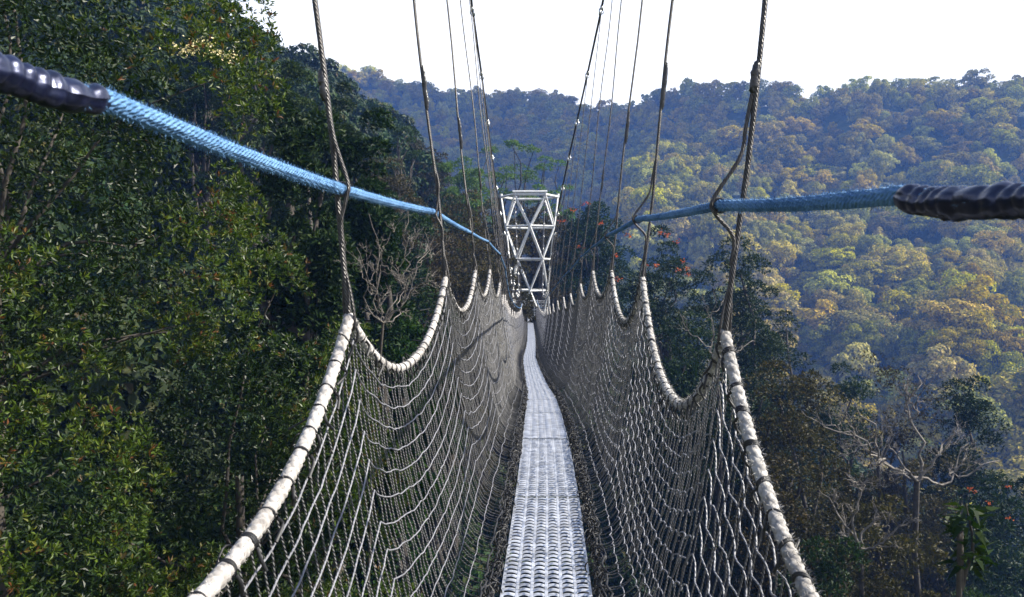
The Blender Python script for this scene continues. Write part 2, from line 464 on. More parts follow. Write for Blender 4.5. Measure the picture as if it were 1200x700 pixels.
# ------------------------------------------------------------------ near and middle trees
def rosettes(mb, P, D, g, L=.085, k=7, wid=.34):
    n = len(P)
    a = unit(n, g); A = np.cross(D, a); A /= np.linalg.norm(A, axis=1)[:, None]; B = np.cross(D, A)
    tint = np.clip(g.normal(.45, .16, n), 0, .8); young = g.random(n) < .12
    for q in range(k):
        th = 2 * np.pi * q / k + g.uniform(-.4, .4, n); el = g.uniform(.25, 1.05, n)
        dirs = (np.cos(th) * np.cos(el))[:, None] * A + (np.sin(th) * np.cos(el))[:, None] * B + np.sin(el)[:, None] * D
        base = P - D * (.012 + .05 * g.random(n)[:, None]) + dirs * .008
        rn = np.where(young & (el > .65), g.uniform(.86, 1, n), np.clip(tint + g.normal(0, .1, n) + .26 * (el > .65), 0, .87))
        leaves(mb, base, dirs, L * g.uniform(.65, 1.2, n), L * wid * g.uniform(.8, 1.2, n), g, rn, curl=.10)

def hero(name_label, ells, base, seed, dens=3.2, per=46, L=.080, mleaf=None, rr=(.28, .62), group=None, cream=False, inner=True):
    g = np.random.default_rng(seed); mb = MB(); tb = MB(); cmb = MB()
    base = np.array(base, float)
    cen = []
    for c, r in ells:
        c = np.array(c); r = np.array(r)
        area = 4 * np.pi * (r[0] * r[1] + r[0] * r[2] + r[1] * r[2]) / 3
        n = int(area * dens)
        d = unit(n, g); lobe = unit(max(14, int(area / 3.4)), g); ang = np.arccos(np.clip((d @ lobe.T).max(1), -1, 1))
        bump = 1.08 - .30 * np.clip(ang / np.sqrt(12.6 / len(lobe)) / .55, 0, 1.3) ** 1.6 + g.normal(0, .04, n)
        for dd, bq in zip(d, bump):
            p = c + dd * r * bq * .93
            if any(np.sum(((p - c2) / r2) ** 2) < .62 for c2, r2 in ells): continue
            cr = g.uniform(*rr); cen.append(p)
            m = int(per * cr / .55 * g.uniform(.6, 1.3))
            e = unit(m, g); nrm = dd / r * r.min(); nrm = nrm / np.linalg.norm(nrm)
            e = e + nrm * .8 + np.array([0, 0, .25]); e /= np.linalg.norm(e, axis=1)[:, None]
            Q = p + e * (cr * g.uniform(.55, 1.0, m) ** .5)[:, None] * np.array([1, 1, 1.15])
            ax = e * .7 + np.array([0, 0, .6]) + g.normal(0, .35, (m, 3)); ax /= np.linalg.norm(ax, axis=1)[:, None]
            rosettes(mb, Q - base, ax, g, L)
        if inner:      # inner leaves coloured darker to paint in the shade between lobes
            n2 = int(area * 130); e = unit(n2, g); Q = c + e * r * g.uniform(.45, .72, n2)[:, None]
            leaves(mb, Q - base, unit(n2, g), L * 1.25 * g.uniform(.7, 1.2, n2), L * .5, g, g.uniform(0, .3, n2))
    t = empty('leafy_tree', base)
    mb.build('crown', mleaf or M_hero, t, smooth=False)
    topc = np.array(ells[0][0]) - base
    P = limb(tb, (0, 0, -.5), topc, .17, .06, g, .06, 14, 9)
    cen = np.array(cen) - base
    for k in g.choice(len(cen), min(26, len(cen)), replace=False):
        s = P[np.clip(np.searchsorted(P[:, 2], cen[k][2] - 1.2), 2, 12)]
        limb(tb, s, cen[k], .035, .008, g, .25, 7, 5)
    tb.build('trunk', M_bark, t)
    if cream:
        for px, py, Y in cream:
            q = at(px, py, Y) - base; n = 70
            Q = q + g.normal(0, 1, (n, 3)) * (.10, .04, .035); leaves(cmb, Q, unit(n, g), .03, .02, g, g.random(n))
        tag(cmb.build('blossom', M_cream, t, smooth=False), kind='stuff')
    tag(t, name_label, 'tree', group)
    return t

def gz(x, y): return float(terrain(x, y))
hero('tall bushy tree with small glossy leaves and reddish tips filling the left edge', [((-6.35, 9.3, 1.3), (3.25, 2.6, 3.9)), ((-6.9, 8.8, -4.2), (3.5, 2.4, 4.4))], (-6.8, 9.5, gz(-6.8, 9.5)), 21, cream=[(232, 52, 8.2), (218, 58, 8.2), (262, 64, 8.4)])
hero('smaller glossy-leaved tree standing just left of the nearest net peak', [((-4.15, 11.2, -2.9), (2.0, 1.7, 3.4)), ((-3.2, 9.6, -6.6), (2.4, 1.8, 2.9))], (-3.9, 11.3, gz(-3.9, 11.3)), 22)

def tree_px(label, mleaf, px, ytop, Yd, hw, ybot, seed, shape='dome', leafpx=5.0, nclump=46, nleaf=150, flat=.7, flowers=None, group=None, bark=None, clr=.27, name='broadleaf_tree', lean=0.0, low=-.5):
    top = at(px, ytop, Yd); bot = at(px, ybot, Yd)
    Rc = hw * Yd / F; x = top[0]
    g_ = gz(x, Yd); H = top[2] - g_
    Hc = min(H * .94, max(H * .78, top[2] - bot[2]))
    if shape == 'pads': Hc = min(H * .8, top[2] - bot[2])
    q_ = min(2.6, max(1.0, Hc / max(.5, top[2] - bot[2]))); nclump = int(nclump * q_)
    clo = max(.04, 1 - Hc / H)
    me = tree_meshes(name, H, Rc, seed, leafpx * Yd / F, nclump, nleaf, mleaf, crown_lo=clo, flat=flat, clr=clr, shape=shape, bark=bark, lean=lean, low=low)
    ms = list(me)
    if flowers:
        g = np.random.default_rng(seed + 5); fm = MB()
        for fx, fy in flowers:
            q = at(fx, fy, Yd - Rc * .75) - np.array([x, Yd, g_]); n = 12
            Q = q + g.normal(0, 1, (n, 3)) * (.0022, .002, .0011) * Yd
            leaves(fm, Q, unit(n, g), 2.6 * Yd / F, 1.6 * Yd / F, g, g.random(n))
        ms.append(fm.mesh(name + '_blossom', M_orange, smooth=False))
    return put_tree(name, ms, (x, Yd, g_), label=label, group=group)

T = tree_px
G_L = 'trees on the left slope'; G_R = 'trees right of the walkway'
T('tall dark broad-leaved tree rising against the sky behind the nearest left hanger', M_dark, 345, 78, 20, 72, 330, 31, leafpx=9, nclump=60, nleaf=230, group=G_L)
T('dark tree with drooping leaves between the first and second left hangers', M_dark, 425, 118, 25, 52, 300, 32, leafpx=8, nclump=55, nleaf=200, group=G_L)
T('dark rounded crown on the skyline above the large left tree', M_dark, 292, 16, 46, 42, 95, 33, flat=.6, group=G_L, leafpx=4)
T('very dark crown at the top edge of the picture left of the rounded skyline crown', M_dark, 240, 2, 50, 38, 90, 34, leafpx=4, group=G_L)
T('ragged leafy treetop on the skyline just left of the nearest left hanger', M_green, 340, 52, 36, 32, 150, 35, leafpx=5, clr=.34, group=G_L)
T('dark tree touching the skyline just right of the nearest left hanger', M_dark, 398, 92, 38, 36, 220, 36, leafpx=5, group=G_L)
T('dull brown domed tree on the left slope beside the second left hanger', M_brown, 447, 172, 58, 50, 270, 37, leafpx=3.6, nclump=80, nleaf=120, clr=.2, group=G_L)
T('green tree in front of the brown dome, right of the second left hanger', M_green, 470, 212, 44, 45, 330, 38, leafpx=5, group=G_L)
T('orange-brown domed crown at the edge of the blue ridge', M_brown, 492, 158, 88, 34, 230, 39, leafpx=3.2, nclump=70, nleaf=100, clr=.2, group=G_L)
T('small flat-layered tree breaking the outline of the left slope', M_green, 468, 150, 70, 22, 205, 40, shape='pads', flat=.35, nclump=16, leafpx=3.2, nleaf=110, group=G_L, clr=.3)
T('fresh green tree just left of the main cable clamps', M_fresh, 540, 180, 84, 30, 240, 41, leafpx=3.4, group=G_L, nclump=34)
T('wide flat-topped bright green tree behind the top of the tower', M_fresh, 592, 164, 98, 40, 232, 42, shape='pads', flat=.32, nclump=40, leafpx=3, nleaf=120, group=G_L, clr=.24)
T('lower bright green flat-topped tree just right behind the tower top', M_fresh, 640, 182, 96, 26, 232, 43, shape='pads', flat=.35, nclump=24, leafpx=3, nleaf=110, group=G_L, clr=.27)
BR = [(505, 236, 52, 44), (545, 226, 62, 46), (585, 236, 74, 40), (560, 280, 50, 44), (625, 232, 82, 40), (655, 250, 86, 34), (515, 290, 42, 46), (600, 300, 58, 34)]
BL = ['brown-green domed crown below the bright green trees, left of the third left hanger', 'broad brown-green crown directly left of the tower top', 'brown crown showing through the upper left of the tower', 'brown-green crown left of the tower at mid height', 'brown crown showing through the right of the tower', 'brownish crown just right of the tower', 'brown-green crown above the third and fourth left net peaks', 'dark brown crown behind the lower tower']
for q, ((a, b, Yd, hw), lb) in enumerate(zip(BR, BL)):
    T(lb, M_brown, a, b, Yd, hw, b + 80, 45 + q, leafpx=3.4, nclump=60, nleaf=110, clr=.21, group=G_L)
T('green tree under the blue rope left of the second net peak', M_green, 455, 305, 26, 55, 430, 54, leafpx=7, group=G_L, nclump=55, nleaf=180)
T('green tree behind the second and third left net peaks', M_green, 500, 330, 32, 50, 440, 55, leafpx=6, group=G_L)
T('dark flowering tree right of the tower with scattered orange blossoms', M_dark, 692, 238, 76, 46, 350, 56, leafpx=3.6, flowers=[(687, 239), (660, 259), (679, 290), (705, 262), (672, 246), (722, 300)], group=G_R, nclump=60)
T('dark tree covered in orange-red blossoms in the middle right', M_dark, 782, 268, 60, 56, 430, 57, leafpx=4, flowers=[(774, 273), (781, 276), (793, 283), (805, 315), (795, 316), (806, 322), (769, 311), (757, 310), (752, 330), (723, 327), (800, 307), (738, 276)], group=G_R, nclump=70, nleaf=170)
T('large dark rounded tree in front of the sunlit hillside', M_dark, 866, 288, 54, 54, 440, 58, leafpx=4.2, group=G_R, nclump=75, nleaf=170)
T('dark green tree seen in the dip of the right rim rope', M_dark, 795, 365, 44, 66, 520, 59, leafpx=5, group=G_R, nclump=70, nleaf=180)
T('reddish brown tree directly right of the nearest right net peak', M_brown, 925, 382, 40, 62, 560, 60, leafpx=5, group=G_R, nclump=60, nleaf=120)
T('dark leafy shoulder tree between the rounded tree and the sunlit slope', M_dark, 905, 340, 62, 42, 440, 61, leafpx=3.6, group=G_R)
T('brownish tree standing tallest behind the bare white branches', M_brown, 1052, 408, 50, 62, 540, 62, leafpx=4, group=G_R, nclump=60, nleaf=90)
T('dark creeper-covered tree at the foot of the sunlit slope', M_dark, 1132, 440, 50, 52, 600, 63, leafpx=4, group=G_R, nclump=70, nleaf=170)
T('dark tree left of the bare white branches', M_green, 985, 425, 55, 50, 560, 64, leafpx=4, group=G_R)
T('rust-tinted tree below the bare branches', M_brown, 990, 545, 30, 75, 720, 65, leafpx=6, group=G_R, nclump=60, nleaf=110)
T('dark green tree at the lower right with a few red blossoms', M_dark, 1165, 545, 42, 60, 700, 66, leafpx=5, flowers=[(1137, 572), (1140, 575), (1183, 607), (1160, 590), (1181, 570)], group=G_R, nclump=60)
T('mossy green tree in the bottom right corner', M_green, 1120, 640, 28, 80, 760, 67, leafpx=6.5, group=G_R, nclump=60, nleaf=150)
T('olive tree behind the lower right rim rope', M_brown, 905, 500, 32, 55, 680, 68, leafpx=6, group=G_R, nclump=55, nleaf=130)
T('leafy tree in the right margin below the valley', M_green, 1215, 520, 46, 38, 640, 69, leafpx=4.5, group=G_R)

T('low rusty brown tree crowding round the foot of the bare branches', M_brown, 1050, 565, 26, 62, 760, 70, leafpx=6, group=G_R, nclump=60, nleaf=120)
T('low dark tree under the lower bare limbs', M_green, 968, 612, 22, 60, 800, 71, leafpx=7, group=G_R, nclump=60, nleaf=130)
T('brown tree closing the gap beside the dark creeper-covered tree', M_brown, 1095, 500, 44, 50, 700, 72, leafpx=4.5, group=G_R, nclump=60, nleaf=120)
T('shadowed green tree under the dark rounded tree', M_dark, 850, 440, 40, 62, 700, 73, leafpx=5, group=G_R, nclump=60, nleaf=150)
# bare branching trees
def bare_tree(label, base, tip_targets, seed, r0=.10, mat_=None, twigs=4, cat='tree', name='bare_tree', group=None):
    g = np.random.default_rng(seed); t = empty(name, base); base = np.array(base, float); tb = MB(); mb = MB()
    T_ = [np.array(q) - base for q in tip_targets]; cen = np.mean(T_, 0)
    fork = cen * .72; fork[2] = min(q[2] for q in T_) - np.ptp([q[2] for q in T_]) * .25
    P0 = limb(tb, (0, 0, -.5), fork, r0, r0 * .7, g, .08, 10, 8); tb.build('trunk', M_bark, t)
    def br(a, b, r, dep):
        r = max(r, .006)
        P = limb(mb, a, b, r, r * .35, g, .5, 14, 5)
        if dep <= 0: return
        L = np.linalg.norm(b - a)
        for q in range(twigs):
            s = P[g.integers(4, 10)]; d = (b - a) / L + g.normal(0, .65, 3) + (0, 0, .15); d /= np.linalg.norm(d)
            br(s, s + d * L * g.uniform(.3, .55), r * .48, dep - 1)
    for q in T_: br(fork, q, r0 * .36, 3)
    mb.build('branches_mass', mat_ or M_pale, t)
    tag(t, label, cat, group); return t
def tg(l, Yd): return [at(a, b, Yd + random.uniform(-1.2, 1.2)) for a, b in l]
bare_tree('bare tree with pale twisting branches at the lower right', (16.0, 31, gz(16, 31)), tg([(1000, 470), (1075, 440), (1180, 535), (1040, 520), (1120, 500), (965, 500)], 31), 201, r0=.16)
bare_tree('lower bare tree with forking whitish limbs beside the right rim rope', (10.5, 26, gz(10.5, 26)), tg([(1010, 555), (960, 575), (1080, 610), (1030, 590), (985, 630)], 26), 202, r0=.12)
bare_tree('bare grey branches in front of the dark flowering trees above the right net peak', (8.0, 38, gz(8, 38)), tg([(838, 335), (860, 385), (885, 400), (800, 370)], 38), 203, r0=.10, twigs=2)
bare_tree('leafless shrub of tangled grey twigs between the two nearest left hangers', (-3.3, 14, gz(-3.3, 14)), tg([(432, 250), (478, 246), (508, 280), (418, 290), (455, 300), (480, 325), (520, 345), (440, 350)], 14), 204, r0=.035, twigs=3, name='bare_shrub')

# drooping shoot with big leaves, lower right
def shoot():
    g = np.random.default_rng(77); Yd = 8.0; base = at(1128, 900, Yd); base[2] = max(base[2], gz(base[0], Yd)); b0 = np.array([base[0], Yd, gz(base[0], Yd)])
    t = empty('sapling', b0); mb = MB(); tb = MB()
    P = spline([np.array([0, 0, -.3]), at(1122, 800, Yd) - b0, at(1128, 690, Yd) - b0, at(1140, 640, Yd) - b0, at(1132, 592, Yd) - b0], 30)
    tube(tb, P, np.linspace(.04, .008, 30), 6); tb.build('trunk', M_bark, t)
    for s in list(range(18, 30)) * 2:
        a = P[s]; k = 4
        d = np.stack([g.normal(0, 1, k), g.normal(0, 1, k), g.uniform(-.9, .3, k)], 1); d /= np.linalg.norm(d, axis=1)[:, None]
        leaves(mb, a + d * .04, d, g.uniform(.16, .27, k), g.uniform(.045, .065, k), g, g.uniform(.2, .9, k), curl=.3)
    mb.build('crown', M_dark, t, smooth=False)
    tag(t, 'slim sapling with large drooping leaves at the lower right, nearest of the right-hand trees', 'tree')
shoot()

# undergrowth and canopy mass of the near slopes
def slope_mass(name, x0, x1, y0, y1, d, smin, smax, cond, label, squash=1.0):
    x, y = jgrid(x0, x1, y0, y1, d); k = cond(x, y); x, y = x[k], y[k]; z = terrain(x, y)
    s = rng.uniform(smin, smax, len(x))
    scatter(name, np.stack([x, y, z - s * 4.2], 1), np.stack([s, s, s * squash], 1), label, 'undergrowth', proto_near)
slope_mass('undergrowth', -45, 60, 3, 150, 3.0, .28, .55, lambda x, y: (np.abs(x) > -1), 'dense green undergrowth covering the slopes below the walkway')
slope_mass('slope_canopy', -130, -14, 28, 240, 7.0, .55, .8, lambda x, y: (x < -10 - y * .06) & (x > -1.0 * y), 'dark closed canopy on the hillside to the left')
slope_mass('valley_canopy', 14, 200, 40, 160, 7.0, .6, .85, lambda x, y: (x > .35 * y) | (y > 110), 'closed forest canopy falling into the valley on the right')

# ------------------------------------------------------------------ walkway
SP = 2.33; Z0 = 2.53
def st(k): return Z0 + SP * k
KZ = np.array([-2, -1, 0, 1, 2, 3, 4, 5, 6, 7, 8, 9, 10, 12, 14, 16, 20, 24, 27], float) * SP + Z0
PZ = np.array([-.30, -.22, -.17, -.03, 0, .03, -.16, -.37, -.49, -.66, -.84, -.99, -1.14, -1.5, -1.75, -1.95, -2.25, -2.25, -2.15])
CX = np.array([0, 0, .02, .085, .12, .135, .15, .12, .09, .05, .01, -.02, -.04, 0, .03, .05, .04, 0, 0])
DZ = np.array([-1.45, -1.45, -1.44, -1.43, -1.47, -1.63, -1.84, -2.06, -2.24, -2.38, -2.48, -2.60, -2.74, -3.0, -3.2, -3.35, -3.55, -3.6, -3.5])
HWL = np.array([.61, .61, .598, .60, .615, .615, .60, .60, .605, .60, .60, .60, .60, .6, .6, .6, .6, .6, .6])
def peak_z(z): return np.interp(z, KZ, PZ)
def mid_x(z): return np.interp(z, KZ, CX)
_zz = np.linspace(-3, 66, 400)
from numpy import convolve
_k = np.ones(15) / 15
_cx = convolve(np.pad(mid_x(_zz) + .025, 7, 'edge'), _k, 'valid'); _dz = convolve(np.pad(np.interp(_zz, KZ, DZ), 7, 'edge'), _k, 'valid')
def deck_x(z): return np.interp(z, _zz, _cx)
def deck_z(z): return np.interp(z, _zz, _dz)
ZT = 65.5
DW = .198                                    # half deck width

# deck of perforated aluminium planks
deck = empty('walkway_deck', (0, 0, 0))
tag(deck, 'narrow perforated aluminium footway running down the middle between the nets', 'walkway')
PL = 1.98
def plank_mesh(detail):
    mb = MB(); nc = 6; cw = 2 * DW / nc; pr = .054
    for c in range(nc + 1):
        x = -DW + c * cw
        # rounded rib
        P = np.array([[x, .006, 0], [x, PL - .006, 0]]); n = 2
        for (dx0, dz0), (dx1, dz1) in zip([(-.009, -.010), (-.006, .001), (.006, .001)], [(-.006, .001), (.006, .001), (.009, -.010)]):
            mb.add([[x + dx0, .006, dz0], [x + dx1, .006, dz1], [x + dx1, PL - .006, dz1], [x + dx0, PL - .006, dz0]], [[0, 1, 2, 3]])
    nr = int((PL - .03) / pr)
    for c in range(nc):
        xa = -DW + c * cw + .004; xb = xa + cw - .008
        if c == 0: xa -= .012
        if c == nc - 1: xb += .012
        t = np.linspace(0, 1, 9)
        xs = xa + (xb - xa) * t; zs = -.0015 + .0075 * np.sin(np.pi * t) ** .8
        for r_ in range(nr):
            y = .030 + r_ * pr
            wv = .0125 + .0115 * np.abs(2 * t - 1) ** 2.4
            A = np.stack([xs, y - wv, zs - .0050], 1); B = np.stack([xs, y - wv * .5, zs], 1); C2 = np.stack([xs, y + wv * .5, zs], 1); D = np.stack([xs, y + wv, zs - .0050], 1)
            V = np.concatenate([A, B, C2, D]); q = []
            for rr in range(3):
                for k in range(8): q.append([rr * 9 + k, rr * 9 + k + 1, rr * 9 + k + 10, rr * 9 + k + 9])
            mb.add(V, q)
    for y in (.003, PL - .003): box(mb, (0, y, -.006), (2 * DW + .01, .004, .012))
    return mb.mesh('deck_plank', M_alu, smooth=False)
pm = plank_mesh(1)
z = -1.0 + .12; k = 0
while z < ZT - 1.5:
    o = bpy.data.objects.new('deck_plank', pm); col.objects.link(o); o.parent = deck
    z1 = z + PL
    a = Vector((deck_x(z), z, deck_z(z))); b = Vector((deck_x(z1), z1, deck_z(z1)))
    d = b - a
    o.location = a + Vector((random.uniform(-.004, .004), 0, random.uniform(0, .004)))
    o.rotation_euler = (math.atan2(d.z, d.y), random.uniform(-.012, .012), -math.atan2(d.x, d.y))
    z += PL + .012
zz = np.arange(-1.5, ZT - 1, .25)
for sd_ in (-1, 1):
    mb = MB(); tube(mb, np.stack([deck_x(zz) + sd_ * (DW - .03), zz, deck_z(zz) - .035], 1), .012, 6)
    mb.build('support_cable', M_steel, deck)
for z in np.arange(-1, ZT - 2, .66):
    mb = MB(); box(mb, (deck_x(z), z, deck_z(z) - .026), (2 * DW + .06, .03, .02)); mb.build('cross_bar', M_darkst, deck)
# black twine lacing the nets to the deck edges
for sd_ in (-1, 1):
    mb = MB(); g = np.random.default_rng(50 + sd_)
    z = .8
    while z < 40:
        dens = .022 if z < 8 else .06
        n = 10
        c = np.array([deck_x(z) + sd_ * (DW + .045 + g.normal() * .01), z, deck_z(z) + .022 + g.normal() * .014])
        r = g.uniform(.018, .045); ax = unit(1, g)[0]; bx = np.cross(ax, unit(1, g)[0]); bx /= np.linalg.norm(bx)
        th = np.linspace(0, g.uniform(3.5, 6.5), n)
        P = c + r * (np.cos(th)[:, None] * ax + np.sin(th)[:, None] * bx) * np.array([.9, 1.2, 1.0])
        tube(mb, P, .0035 if z < 8 else .006, 4)
        z += dens * g.uniform(.5, 1.2)
    # wandering tail cords along the edge
    for q in range(3):
        za = np.arange(.5, 30, .05)
        P = np.stack([deck_x(za) + sd_ * (DW + .035 + .02 * q) + g.normal(0, .008, len(za)), za, deck_z(za) + .01 + .03 * q + g.normal(0, .008, len(za))], 1)
        tube(mb, P, .005, 4)
    mb.build('lacing', M_twine, deck)

# safety nets
SAG = {-1: {-2: .45, -1: .405, 0: .32, 1: .27}, 1: {-2: .5, -1: .55, 0: .45, 1: .35}}
def bay(z): 
    q = (np.asarray(z, float) - Z0) / SP; k = np.floor(q + 1e-9); return k.astype(int), q - k
def sag(z, sd_):
    k, t = bay(z)
    s = np.array([SAG[sd_].get(int(a), .26) for a in np.atleast_1d(k)])
    return s * (1 - np.abs(2 * np.atleast_1d(t) - 1) ** 2.2)
def top_x(z, sd_):
    return mid_x(z) + sd_ * np.interp(z, KZ, HWL)
_pj = np.random.default_rng(11)
PKJ = {(s_, k): _pj.normal(0, .012) for s_ in (-1, 1) for k in range(-4, 32)}
PKX = {0: {-1: .03, 1: -.03}}
def peak_jit(z, sd_):
    k, t = bay(z); k = np.atleast_1d(k); t = np.atleast_1d(t)
    a = np.array([PKJ[(sd_, int(q))] for q in k]); b = np.array([PKJ[(sd_, int(q) + 1)] for q in k])
    return a * (1 - t) + b * t + (.03 if sd_ < 0 else -.03) * np.exp(-np.abs(z - Z0) / 2)
NR = 14
def PROF(t): return np.interp(t, [0, .15, .29, .5, .65, .75, .84, .90, .95, .98, 1], [0, .04, .10, .22, .34, .41, .48, .55, .66, .8, 1])
ARC_H = np.linspace(0, 1, 60); _s = np.hypot(np.diff(ARC_H) * 1.3, np.diff(PROF(ARC_H)) * .30)
ARC_S = np.concatenate([[0], np.cumsum(_s)]); ARC_S /= ARC_S[-1]
def net(z, t, sd_):
    "point of the net at distance z, t=0 rim .. 1 deck edge"
    z = np.atleast_1d(np.asarray(z, float)); t = np.broadcast_to(t, z.shape)
    e = peak_z(z) + peak_jit(z, sd_); b = deck_z(z) + .03
    s = sag(z, sd_)
    t = np.interp(t, ARC_S, ARC_H); f = PROF(t)
    zz_ = e * (1 - t) + b * t - s * (1 - t) ** .85
    xt = top_x(z, sd_); xb = deck_x(z) + sd_ * (DW + .05)
    kk, tt = bay(z)
    belly = .02 * np.sin(np.pi * tt) * np.sin(np.pi * t)
    x = xt * (1 - f) + xb * f - sd_ * belly
    return np.stack([x, z, zz_], -1)

def strand3(th, s, p=.075): return .80 + .27 * np.abs(np.cos(1.5 * (th - s * 2 * np.pi / p))) ** .6
nets = {}
NET_LABEL = {-1: 'grey rope safety net along the left side under a clean white rim rope', 1: 'grey rope safety net along the right side under a frayed white rim rope'}
for sd_ in (-1, 1):
    g = np.random.default_rng(60 + sd_)
    net_o = empty('safety_net', (0, 0, 0)); nets[sd_] = net_o
    tag(net_o, NET_LABEL[sd_], 'safety net', 'rope nets on both sides of the walkway')
    # rim rope
    za = []
    for k in range(-2, 27):
        n = 420 if k < 1 else (160 if k < 4 else 40)
        za.append(np.linspace(st(k), st(k + 1), n, endpoint=False))
    za = np.concatenate(za); za = za[za > -1.2]
    P = net(za, 0.0, sd_)
    dz = np.concatenate([[0], np.cumsum(np.linalg.norm(np.diff(P, axis=0), axis=1))])
    tie = .118
    def rimr(th, s):
        w_ = np.abs(np.sin(np.pi * s / tie)) ** .35
        f = strand3(th, s) * (.84 + .18 * w_)
        if sd_ > 0: f = f * (1 + .04 * np.sin(th * 5 + s * 190) * np.sin(s * 310 + th * 3))
        return f
    mb = MB(); near = za < 9.6
    nn = near.sum()
    tube(mb, P[:nn], .0180, 20, rimr)
    tube(mb, P[nn - 1:], .020, 7, lambda th, s: .9 + .1 * np.abs(np.sin(np.pi * s / tie)))
    # fibres sticking out of the worn rope
    nf = 9000 if sd_ > 0 else 2500
    idx = g.integers(1, nn - 1, nf); T, N, B = frames(P[:nn]); th = g.uniform(0, 6.28, nf)
    d = np.cos(th)[:, None] * N[idx] + np.sin(th)[:, None] * B[idx]
    base = P[idx] + d * .018
    dd = d * .8 + T[idx] * g.normal(0, .9, nf)[:, None] + g.normal(0, .35, (nf, 3)); dd /= np.linalg.norm(dd, axis=1)[:, None]
    leaves(mb, base, dd, g.uniform(.006, .016, nf) * (1.3 if sd_ > 0 else .8), .0016, g, np.full(nf, .5))
    rim = mb.build('rim_rope', M_white if sd_ < 0 else M_worn, net_o)
    # black ties round the rim
    tot = dz[-1]; rest = MB(); kcount = 0
    q = tie
    s0 = np.interp(.9, za, dz); q = math.ceil(s0 / tie) * tie
    while q < tot - .1:
        zc = np.interp(q, dz, za); c = np.array([np.interp(q, dz, P[:, a_]) for a_ in range(3)])
        i_ = min(np.searchsorted(dz, q), len(P) - 2); t_ = P[i_ + 1] - P[i_ - 1]; t_ /= np.linalg.norm(t_)
        up = np.array([0, 0, 1.0]); n_ = np.cross(t_, up); n_ /= np.linalg.norm(n_); b_ = np.cross(t_, n_)
        first = kcount < 95
        m_ = MB() if first else rest
        sk = g.normal(0, .5)
        for w_ in range(int(g.integers(1, 4)) if zc < 8 else 1):
            th = np.linspace(0, 2 * np.pi, 17 if zc < 8 else 9)
            rr = .0178
            Q = c + t_ * ((w_ - .5) * .0065) + rr * (np.cos(th)[:, None] * n_ + np.sin(th)[:, None] * b_) + (np.cos(th) * sk * .012)[:, None] * t_
            tube(m_, Q, .0036 if zc < 8 else .006, 5)
        if zc < 9:     # knot and tail to the first row
            e = c + np.array([-sd_ * .018, g.normal(0, .01), -.012])
            P2 = np.array([e, e + np.array([-sd_ * .008, g.normal(0, .012), -.02]), e + np.array([g.normal(0, .01), g.normal(0, .02), -.05])])
            tube(m_, spline(P2, 6), .0045, 5)
            if g.random() < .35:
                tl = c + np.array([sd_ * .02, 0, -.01]); P2 = np.array([tl, tl + g.normal(0, .018, 3) + (sd_ * .02, 0, .01), tl + g.normal(0, .03, 3) + (sd_ * .03, 0, -.02)])
                tube(m_, spline(P2, 8), .003, 4)
        if first: m_.build('lashing', M_twine, rim)
        kcount += 1
        q += tie * g.uniform(.78, 1.2) if zc < 20 else tie * 2
    if rest.n: tag(rest.build('lashing', M_twine, rim), kind='stuff')
    # netting: upright cords and cross rows in one mesh
    mb = MB()
    z = -.9
    while z < ZT - 2.5:
        kk, tt = bay(z)
        nseg = 23 if z < 12 else 9
        t = np.linspace(0, 1, nseg)
        zj = z + np.cumsum(g.normal(0, .0035 if sd_ < 0 else .006, nseg)) * (1 if z < 15 else 0)
        P = net(zj, t, sd_)
        if z < 12: P[1:-1, 0] += g.normal(0, .0025, nseg - 2)
        tube(mb, P, .0026 if z < 7 else (.0042 if z < 20 else .0065), 5 if z < 9 else 3, rnd=.2)
        z += .055 * g.uniform(.85, 1.15) if z < 10 else (.060 if z < 30 else .11)
    mb.build('upright_cord_netting', M_cord, net_o)
    mb = MB()
    for r_ in range(1, NR):
        t = r_ / NR
        zs = np.arange(-.9, 12, .033 if sd_ < 0 else .022); zs2 = np.arange(12, ZT - 2.5, .15)
        tj = t + np.convolve(g.normal(0, .006, len(zs) + 4), np.ones(5) / 5, 'valid') + (.002 * g.normal(0, 1, len(zs)) if sd_ > 0 else 0); 
        # each row pulls up a little at every station
        k_, tb = bay(zs)
        P = net(zs, np.clip(tj, .01, 1), sd_)
        P[:, 2] += .035 * np.exp(-np.minimum(tb, 1 - tb) * SP / .05) * (1 - t)
        if sd_ > 0:
            P[:, 2] += .010 * np.sin(zs * 2 * np.pi / .132) ; P[:, 0] += .006 * np.cos(zs * 2 * np.pi / .132)
        else:
            P[:, 2] += .002 * np.sin(zs * 2 * np.pi / .20 + r_)
        P[:, 0] += -sd_ * .004
        tube(mb, P, .0027, 6, rnd=.8)
        tube(mb, net(zs2, t, sd_) + np.array([-sd_ * .006, 0, 0]), .0048, 3, rnd=.8)
    mb.build('cross_cord_netting', M_cordl, net_o)
